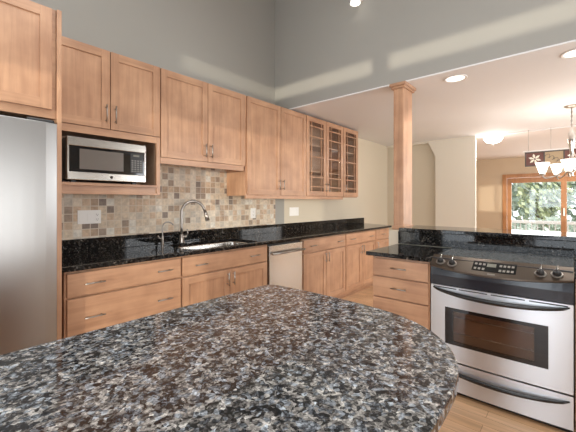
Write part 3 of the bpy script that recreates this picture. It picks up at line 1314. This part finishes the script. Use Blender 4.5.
def plate(name, label, x0, x1, z0, z1, y, gangs, kinds, group='wall plates'):
    t = thing(name, label, 'wall plate', ((x0 + x1) / 2, y, z0), group)
    mb = MB()
    mb.box(x0, x1, y - .006, y, z0, z1, .002)
    part('cover', mb, 'white', t)
    w = (x1 - x0) / gangs
    for i, k in enumerate(kinds):
        c = x0 + w * (i + .5)
        zc = (z0 + z1) / 2
        mb = MB()
        if k == 's':
            mb.box(c - w * .30, c + w * .30, y - .0085, y - .0058, zc - .033, zc + .033, .001)
            part('rocker_switch', mb, 'white', t)
        else:
            mb.box(c - w * .30, c + w * .30, y - .0075, y - .0058, zc - .033, zc + .033, .001)
            o = part('receptacle', mb, 'white', t)
            for dz in (-.019, .019):
                mb = MB()
                for dx in (-.006, .006):
                    mb.box(c + dx - .001, c + dx + .001, y - .0078, y - .0073, zc + dz - .004, zc + dz + .005)
                mb.box(c - .002, c + .002, y - .0078, y - .0073, zc + dz - .011, zc + dz - .007)
                part('socket_slots', mb, 'black', o)


plate('switch_plate', 'wide white three-gang plate on the tiles left of the faucets', .877, 1.045, 1.130, 1.238, WALL - .008, 3, 'sso')
plate('outlet_plate', 'narrow white outlet plate on the tiles right of the sink', 2.688, 2.768, 1.108, 1.228, WALL - .008, 1, 'o')
plate('switch_plate', 'white switch plate on the painted wall beyond the tiles', 3.405, 3.600, 1.112, 1.228, WALL, 3, 'sss')

# ------------------------------------------------------------------ peninsula
fP = Frame('E', 2.42)
pc = thing('drawer_cabinet', 'pale maple stack of drawers in the peninsula left of the range', 'cabinet', (2.7, .985, 0), 'base cabinets')
mb = MB()
mb.box(2.42, 3.018, .7735, 1.200, .10, .882, .001)
mb.box(2.49, 3.018, .772, 1.200, 0, .10, 0)
part('carcass', mb, 'wood_z', pc)
for (z0, z1) in ((.738, .868), (.578, .728), (.345, .568), (.112, .335)):
    d = drawer(fP, .779, 1.198, z0, z1, pc)
    handle(fP, .985, (z0 + z1) / 2 + .005, d)

pr = thing('drawer_cabinet', 'maple cabinet right of the range, at the right edge of the photo', 'cabinet', (2.7, -.5, 0), 'base cabinets')
mb = MB()
mb.box(2.42, 3.018, -1.0, -.002, .10, .882, .001)
mb.box(2.49, 3.018, -1.0, -.002, 0, .10, 0)
part('carcass', mb, 'wood_z', pr)
d = drawer(fP, -.50, -.012, .738, .868, pr)
handle(fP, -.256, .80, d)
d = door(fP, -.50, -.012, .19, .728, pr)
handle(fP, -.46, .63, d, True)
d = door(fP, -.99, -.506, .19, .868, pr)
handle(fP, -.55, .70, d, True)

pt = thing('peninsula_countertop', 'dark granite countertop of the peninsula on both sides of the range', 'countertop', (2.7, .2, CT0))
mb = MB()
mb.box(2.385, 3.018, .770, 1.250, CT0, CT1, .004)
part('slab', mb, 'granite_dark', pt, 'left slab over the drawers')
mb = MB()
mb.box(2.385, 3.018, -1.03, .003, CT0, CT1, .004)
part('slab', mb, 'granite_dark', pt, 'right slab at the photo edge')
mb = MB()
mb.box(2.996, 3.0185, -1.03, 1.240, CT1 + .0065, 1.032, .001)
part('backsplash', mb, 'granite_dark', pt)
mb = MB()
mb.box(2.955, 3.40, -2.15, 1.219, 1.036, 1.067, .004)
solo('bar_top', mb, 'granite_dark', (3.17, -.4, 1.036), 'long raised granite bar ledge on the half wall behind the range', 'bar top')

co = thing('wooden_column', 'square maple column rising from the end of the half wall to the ceiling', 'column', (3.19, 1.28, 1.0))
mb = MB()
mb.box(3.105, 3.325, 1.232, 1.332, 1.0355, CEIL - .05, .003)
for (a, b, c, d2) in ((3.100, 3.106, 1.236, 1.250), (3.100, 3.106, 1.314, 1.328)):
    mb.box(a, b, c, d2, 1.05, CEIL - .05, .002)
part('shaft', mb, 'wood_z', co)
mb = MB()
mb.box(3.088, 3.342, 1.215, 1.350, CEIL - .052, CEIL - .030, .003)
mb.box(3.074, 3.356, 1.203, 1.362, CEIL - .031, CEIL - .001, .004)
part('capital', mb, 'wood_y', co)
mb = MB()
mb.box(3.095, 3.335, 1.2205, 1.342, 1.0355, 1.075, .004)
part('base', mb, 'wood_y', co)
sbox('trim_4', 'beige_wall', 3.018, 3.332, 1.3252, 1.340, 0, 1.034)

# ------------------------------------------------------------------ range
RY0, RY1 = .006, .766

rg = thing('kitchen_range', 'stainless steel slide-in electric range with black glass cooktop', 'range', (2.7, .386, 0))
mb = MB()
mb.box(2.458, 2.985, RY0 + .002, RY1 - .002, .0, .913, .002)
part('body', mb, 'black', rg)
mb = MB()
mb.box(2.505, 2.994, RY0 - .002, RY1 + .002, .9145, .9205, .002)
part('cooktop', mb, 'cooktop', rg)
M['burner_ring'] = mat('burner_print', (.035, .035, .037), .12)
for (x, y, r) in ((2.65, .21, .105), (2.65, .57, .085), (2.86, .20, .08), (2.86, .575, .105)):
    mb = MB()
    mb.lathe([(r, .9206), (r, .9209), (r - .006, .9209), (r - .006, .9206), (r, .9206)], (x, y, 0), 'Z', 40, cap=False)
    part('burner', mb, 'burner_ring', rg)


def bow(y, amount):
    t = (y - RY0) / (RY1 - RY0) * 2 - 1
    return amount * (1 - t * t)


# control panel: a bowed, sloping band
N = 16
ys = [RY0 - .001 + (RY1 - RY0 + .002) * i / N for i in range(N + 1)]


def strip(profile_fn, mats, name, parent, mi=0):
    """profile_fn(y) -> list of (x, z), swept over ys into a closed solid"""
    mb = MB()
    rings = [[mb.bm.verts.new((x, y, z)) for x, z in profile_fn(y)] for y in ys]
    k = len(rings[0])
    for a, b in zip(rings, rings[1:]):
        for i in range(k):
            mb.bm.faces.new((a[i], a[(i + 1) % k], b[(i + 1) % k], b[i]))
    mb.bm.faces.new(rings[0])
    mb.bm.faces.new(rings[-1][::-1])
    return part(name, mb, mats, parent)


def cp_prof(y):
    b = bow(y, .050)
    dz = bow(y, .026)
    return [(2.508, .921), (2.500 - b * .2, .929), (2.402 - b, .872 - dz), (2.402 - b, .862 - dz), (2.41 - b, .858 - dz), (2.508, .880)]


cpo = strip(cp_prof, 'panel_steel', 'control_panel', rg)


def cp_point(y, f, lift):
    b, dz = bow(y, .050), bow(y, .026)
    p0 = Vector((2.500 - b * .2, y, .929))
    p1 = Vector((2.402 - b, y, .872 - dz))
    d = (p1 - p0)
    nrm = Vector((d.z, 0, -d.x)).normalized()
    if nrm.z < 0:
        nrm = -nrm
    return p0 + d * f + nrm * lift, nrm


for y in (.704, .628, .152, .078):
    p, nrm = cp_point(y, .60, 0)
    k = MB()
    k.tube([p + nrm * .0005, p + nrm * .006], [.030, .028], 24)
    o = part('knob', k, 'nickel', rg)
    k = MB()
    k.tube([p + nrm * .006, p + nrm * .022, p + nrm * .024], [.021, .018, .014], 20)
    a, _ = cp_point(y, .41, .026)
    b, _ = cp_point(y, .80, .026)
    k.tube([a, b], .0065, 8)
    part('grip', k, 'black', o)
    k = MB()
    a, _ = cp_point(y - .004, .28, .0335)
    b, _ = cp_point(y - .004, .58, .0335)
    k.tube([a, b], .0022, 6)
    part('pointer', k, 'chrome', o)


def panel_patch(y0, y1, f0, f1, lift, name, m, parent, n=8):
    mb = MB()
    top = []
    bot = []
    for i in range(n + 1):
        y = y0 + (y1 - y0) * i / n
        for lst, l in ((top, lift), (bot, lift - .002)):
            a, _ = cp_point(y, f0, l)
            b, _ = cp_point(y, f1, l)
            lst.append((mb.bm.verts.new(a), mb.bm.verts.new(b)))
    for i in range(n):
        for lst in (top, bot):
            mb.bm.faces.new((lst[i][0], lst[i][1], lst[i + 1][1], lst[i + 1][0]))
        for j in (0, 1):
            mb.bm.faces.new((top[i][j], bot[i][j], bot[i + 1][j], top[i + 1][j]))
    for i in (0, n):
        mb.bm.faces.new((top[i][0], top[i][1], bot[i][1], bot[i][0]))
    return part(name, mb, m, parent)


dp = panel_patch(.268, .505, .18, .76, .0018, 'display_panel', 'blackglass', cpo)
panel_patch(.375, .425, .28, .48, .0035, 'clock', 'led', dp, 2)
M['key_print'] = mat('pale_key_print', (.22, .20, .17), .5)
for y in (.487, .464, .441, .350, .329, .308, .287):
    for f in (.30, .58):
        panel_patch(y - .007, y + .007, f, f + .12, .0035, 'key', 'key_print', dp, 1)
panel_patch(.372, .412, .86, .93, .002, 'nameplate', 'key_print', cpo, 2)

# recessed black band and blue-black upper door trim below the panel
def vent_prof(y):
    b = bow(y, .030)
    return [(2.46, .858), (2.425 - b * .6, .852), (2.418 - b * .5, .800), (2.418 - b * .4, .735), (2.46, .735)]


M['vent'] = mat('blue_black_vent_band', (.020, .024, .034), .2)
strip(vent_prof, 'vent', 'vent_band', rg, )


def bowed_plate(z0, z1, amount, x_front, name, m, parent, wx=.035, holes=None, y0=RY0 + .001, y1=RY1 - .001):
    pass


# oven door: a bowed stainless frame round a window
DB = .012


def xf(y):
    return 2.422 - bow(y, DB)


def door_piece(mb, ya, yb, z0, z1, n=14, depth=.035):
    rows = []
    for i in range(n + 1):
        y = ya + (yb - ya) * i / n
        x = xf(y)
        rows.append([mb.bm.verts.new(p) for p in ((x, y, z0), (x, y, z1), (x + depth, y, z1), (x + depth, y, z0))])
    for a, b in zip(rows, rows[1:]):
        for i in range(4):
            f = mb.bm.faces.new((a[i], a[(i + 1) % 4], b[(i + 1) % 4], b[i]))
    mb.bm.faces.new(rows[0])
    mb.bm.faces.new(rows[-1][::-1])


WY0, WY1, WZ0, WZ1 = .115, .672, .342, .590
mb = MB()
door_piece(mb, RY0, WY0, .232, .730)
door_piece(mb, WY1, RY1, .232, .730)
door_piece(mb, WY0, WY1, .232, WZ0)
door_piece(mb, WY0, WY1, WZ1, .730)
od = part('oven_door', mb, 'steel_y', rg)
mb = MB()
for (a, b, c, d2) in ((WY0, WY0 + .066, WZ0, WZ1), (WY1 - .050, WY1, WZ0, WZ1), (WY0 + .066, WY1 - .050, WZ1 - .022, WZ1), (WY0 + .066, WY1 - .050, WZ0, WZ0 + .022)):
    door_piece(mb, a, b, c, d2, 4, .02)
ob = part('window_border', mb, 'blackglass', od)
mb = MB()
door_piece(mb, WY0 + .066, WY1 - .050, WZ0 + .022, WZ1 - .022, 6, .004)
part('window_glass', mb, 'oven_glass', od)
mb = MB()
mb.box(2.4565, 2.4578, WY0 + .05, WY1 - .04, WZ0 + .01, WZ1 - .01)
part('oven_liner', mb, 'oven_in', od)
for z in (.415, .52):
    mb = MB()
    mb.tube([(2.447, WY0 + .06, z), (2.447, WY1 - .05, z)], .003, 6)
    for i in range(9):
        y = WY0 + .08 + i * .052
        mb.tube([(2.449, y, z - .004), (2.449, y, z + .012)], .002, 5)
    part('oven_rack', mb, 'nickel', od)
# vent slots along the door top
for (a, b) in ((.60, .745), (.42, .585), (.225, .40), (.03, .205)):
    mb = MB()
    for i in range(6):
        y0, y1 = a + (b - a) * i / 6, a + (b - a) * (i + 1) / 6
        x = min(xf(y0), xf(y1))
        mb.box(x - .0006, x + .004, y0, y1, .7155, .7225)
    part('vent_slot', mb, 'black', od)


def bowed_handle(ya, yb, z_end, drop, out, name, parent):
    n = 24
    mb = MB()
    pts, rs = [], []
    for i in range(n + 1):
        t = i / n * 2 - 1
        e = 1 - t * t
        y = ya + (yb - ya) * i / n
        pts.append((xf(y) - .001 - out * e ** .6, y, z_end - drop * e ** .75))
        rs.append(.0035 + .0085 * e ** .5)
    mb.tube(pts, rs, 14, flat=(1.0, 1.25))
    h = part(name, mb, 'black_gloss', parent, 'black bowed handle')
    return h


M['black_gloss'] = mat('glossy_black_handle', (.012, .012, .012), .22)
bowed_handle(RY1 - .018, RY0 + .016, .712, .034, .030, 'handle', od)
mb = MB()
door_piece(mb, RY0, RY1, .035, .222)
dr2 = part('storage_drawer', mb, 'steel_y', rg)
bowed_handle(RY1 - .018, RY0 + .016, .190, .036, .026, 'handle', dr2)
for y in (RY1 - .016, RY0 + .008):
    mb = MB()
    mb.box(2.47, 2.50, y, y + .008, .875, .913)
    part('side_trim', mb, 'steel_y', rg)

# ------------------------------------------------------------------ island
isl = [(-.95, 1.115), (1.075, 1.105)]
isl += [tuple(p.to_2d()) for p in smooth_curve([(1.075, 1.105, 0), (1.118, 1.096, 0), (1.142, 1.068, 0), (1.152, 1.02, 0)], 5)][1:]
isl += [tuple(p.to_2d()) for p in smooth_curve([(1.152, 1.02, 0), (1.156, .88, 0), (1.152, .70, 0), (1.143, .57, 0), (1.113, .44, 0), (1.05, .335, 0),
                                               (.965, .258, 0), (.87, .212, 0), (.77, .192, 0), (.66, .187, 0)], 6)][1:]
isl += [(-.95, .187)]
it = thing('kitchen_island', 'large island with rounded end and speckled granite top in the foreground', 'island', (.3, .65, 0))
mb = MB()
mb.prism(isl, CT0, CT1, bevel=.005)
part('countertop', mb, 'granite', it)
mb = MB()
mb.box(-.90, .72, .50, 1.08, .10, .8835, .002)
mb.box(-.85, .66, .55, 1.02, 0, .10)
part('base', mb, 'wood_z', it)

# ------------------------------------------------------------------ lamps


def downlight(x, y, z, label, energy=24):
    t = thing('recessed_light', label, 'ceiling light', (x, y, z - .006), 'recessed lights')
    mb = MB()
    mb.lathe([(.078, z - .0005), (.100, z - .0005), (.101, z - .004), (.096, z - .0075), (.080, z - .006), (.078, z - .0005)], (x, y, 0), 'Z', 40, cap=False)
    part('trim_ring', mb, 'whitepaint', t)
    mb = MB()
    mb.lathe([(0, z - .004), (.04, z - .0035), (.078, z - .0015), (.0785, z - .0004)], (x, y, 0), 'Z', 40)
    part('lens', mb, 'can_glow', t)
    spot('downlight_lamp', (x, y, z - .02), energy, math.radians(130), .6)


downlight(3.33, .835, CEIL, 'round recessed ceiling light nearest the wooden column')
downlight(3.36, -.012, CEIL, 'round recessed ceiling light cut by the right edge of the photo')

fl = thing('flush_ceiling_light', 'white glass bowl flush ceiling light with small finial in the far hall', 'ceiling light', (6.79, 1.09, CEIL + .06))
cx, cy, cz = 6.79, 1.09, CEIL + .06
mb = MB()
mb.lathe([(.09, cz - .001), (.095, cz - .05), (.11, cz - .068), (.0, cz - .072)], (cx, cy, 0), 'Z', 32)
part('ceiling_ring', mb, 'whitepaint', fl)
mb = MB()
mb.lathe([(.152, cz - .074), (.147, cz - .095), (.126, cz - .130), (.084, cz - .158), (.03, cz - .171), (0, cz - .172)], (cx, cy, 0), 'Z', 36)
part('glass_bowl', mb, 'lamp_glass', fl)
mb = MB()
mb.lathe([(0, cz - .205), (.009, cz - .196), (.013, cz - .182), (.007, cz - .170)], (cx, cy, 0), 'Z', 16)
part('finial', mb, 'lead', fl)
point('flush_light_lamp', (cx, cy, cz - .26), 16, radius=.1)

ch = thing('chandelier', 'brushed nickel chandelier with upturned white glass shades over the dining area', 'chandelier', (5.19, .03, 1.62))
cx, cy = 5.19, .03
mb = MB()
mb.lathe([(0, CEIL - .028), (.02, CEIL - .028), (.055, CEIL - .018), (.075, CEIL - .006), (.076, CEIL - .0005)], (cx, cy, 0), 'Z', 28)
part('canopy', mb, 'nickel', ch)
mb = MB()
mb.tube([(cx, cy, CEIL - .02), (cx, cy, 2.18)], .005, 8)
for i in range(9):
    z = CEIL - .045 - i * .026
    a = (i % 2) * PI / 2
    pts = [(cx + .008 * math.cos(k * PI / 6) * math.cos(a), cy + .008 * math.cos(k * PI / 6) * math.sin(a), z + .016 * math.sin(k * PI / 6)) for k in range(13)]
    mb.tube(pts, .002, 6, cap=False)
part('chain', mb, 'nickel', ch)
mb = MB()
mb.lathe([(0, 2.20), (.010, 2.19), (.016, 2.17), (.022, 2.14), (.034, 2.12), (.036, 2.02), (.030, 1.98), (.020, 1.93), (.018, 1.80),
          (.034, 1.77), (.040, 1.72), (.032, 1.67), (.014, 1.64), (.018, 1.62), (.008, 1.60), (0, 1.59)], (cx, cy, 0), 'Z', 24)
part('centre_column', mb, 'chrome', ch)
arm0 = None
for i in range(5):
    a = 1.80 + i * 2 * PI / 5
    dx, dy = math.cos(a), math.sin(a)
    R = .28
    if arm0 is None:
        mb = MB()
        pts = smooth_curve([(cx + dx * .03, cy + dy * .03, 1.72), (cx + dx * .12, cy + dy * .12, 1.64), (cx + dx * .24, cy + dy * .21, 1.595),
                            (cx + dx * .265, cy + dy * .265, 1.60), (cx + dx * R, cy + dy * R, 1.635)], 6)
        mb.tube(pts, .008, 10)
        sx, sy = cx + dx * R, cy + dy * R
        mb.lathe([(.006, 1.625), (.030, 1.632), (.032, 1.645), (.022, 1.65), (.0, 1.65)], (sx, sy, 0), 'Z', 20)
        arm0 = part('arm', mb, 'nickel', ch)
        mb = MB()
        mb.lathe([(.026, 1.650), (.036, 1.665), (.046, 1.70), (.060, 1.745), (.074, 1.782), (.071, 1.783), (.056, 1.745), (.042, 1.70), (.032, 1.668), (0, 1.654)], (sx, sy, 0), 'Z', 28)
        sh0 = part('glass_shade', mb, 'lamp_glass', arm0)
    else:
        arm = arm0.copy()
        COL.objects.link(arm)
        arm.parent = ch
        arm.rotation_euler = (0, 0, i * 2 * PI / 5)
        sh = sh0.copy()
        COL.objects.link(sh)
        sh.parent = arm
    point('chandelier_lamp', (cx + dx * R, cy + dy * R, 1.80), 2.6, radius=.03)

sp = thing('wall_spotlight', 'small cream wall spotlight high on the grey wall above the column', 'spotlight', (HEAD, 1.69, 3.360))
mb = MB()
mb.lathe([(.0, -.02), (.035, -.018), (.045, -.001)], (HEAD, 1.69, 3.430), 'X', 20)
part('wall_plate', mb, 'whitepaint', sp)
mb = MB()
mb.tube([(HEAD - .015, 1.69, 3.430), (HEAD - .09, 1.69, 3.420), (HEAD - .11, 1.69, 3.390)], .007, 8)
part('bracket', mb, 'whitepaint', sp)
mb = MB()
mb.lathe([(0, 3.400), (.020, 3.400), (.032, 3.385), (.045, 3.345), (.052, 3.320), (.047, 3.320), (.038, 3.345), (0, 3.360)], (HEAD - .12, 1.69, 0), 'Z', 24)
part('shade', mb, 'lamp_glass', sp, 'cream bell shade')

# ------------------------------------------------------------------ stained glass panel hanging at the hall opening
hp = thing('stained_glass_panel', 'narrow hanging stained glass panel with floral squares above the glass door', 'hanging panel', (EAST, .28, 1.86))
px = EAST - .01
mb = MB()
mb.box(px - .010, px + .010, -.13, .625, 2.092, 2.112, .002)
part('top_bar', mb, 'whitepaint', hp, 'pale hanging bar')
for y in (.56, .28, -.06):
    mb = MB()
    mb.tube([(px, y, 2.105), (px, y, CEIL + .0)], .0025, 6)
    part('chain', mb, 'nickel', hp)
mb = MB()
for z in (1.862, 2.072):
    mb.box(px - .012, px + .012, -.12, .605, z, z + .018, .002)
for y in (-.12, .115, .352, .588):
    mb.box(px - .012, px + .012, y, y + .017, 1.872, 2.08, .002)
for y in (.56, .28, -.06):
    mb.box(px - .003, px + .003, y - .006, y + .006, 2.085, 2.098)
part('frame', mb, 'lead', hp)
for k, (y0, m) in enumerate(((.369, 'red_glass'), (.132, 'amber_glass'), (-.103, 'red_glass'))):
    y1 = y0 + .219
    mb = MB()
    mb.box(px - .004, px + .004, y0, y1, 1.880, 2.072)
    g = part('glass_square', mb, m, hp)
    yc, zc = (y0 + y1) / 2, 1.976
    mb = MB()
    if k != 1:
        for i in range(6):
            a = i * PI / 3 + .3
            pts = []
            for (r, da) in ((.015, -.5), (.055, -.32), (.085, 0), (.055, .32), (.015, .5)):
                pts.append((yc + r * math.cos(a + da), zc + r * math.sin(a + da)))
            mb.prism(pts, px - .0065, px - .004, axis='X')
        part('flower', mb, 'cream_glass', g, 'cream six-petal flower')
    else:
        for i in range(4):
            y = y0 + .03 + i * .05
            mb.tube([(px - .005, y + .035 * math.cos(t * .5) * (1 - t / 14), 1.92 + i * .03 + .03 * math.sin(t * .5)) for t in range(12)], .003, 6)
        part('swirls', mb, 'lead', g, 'dark curling lines')
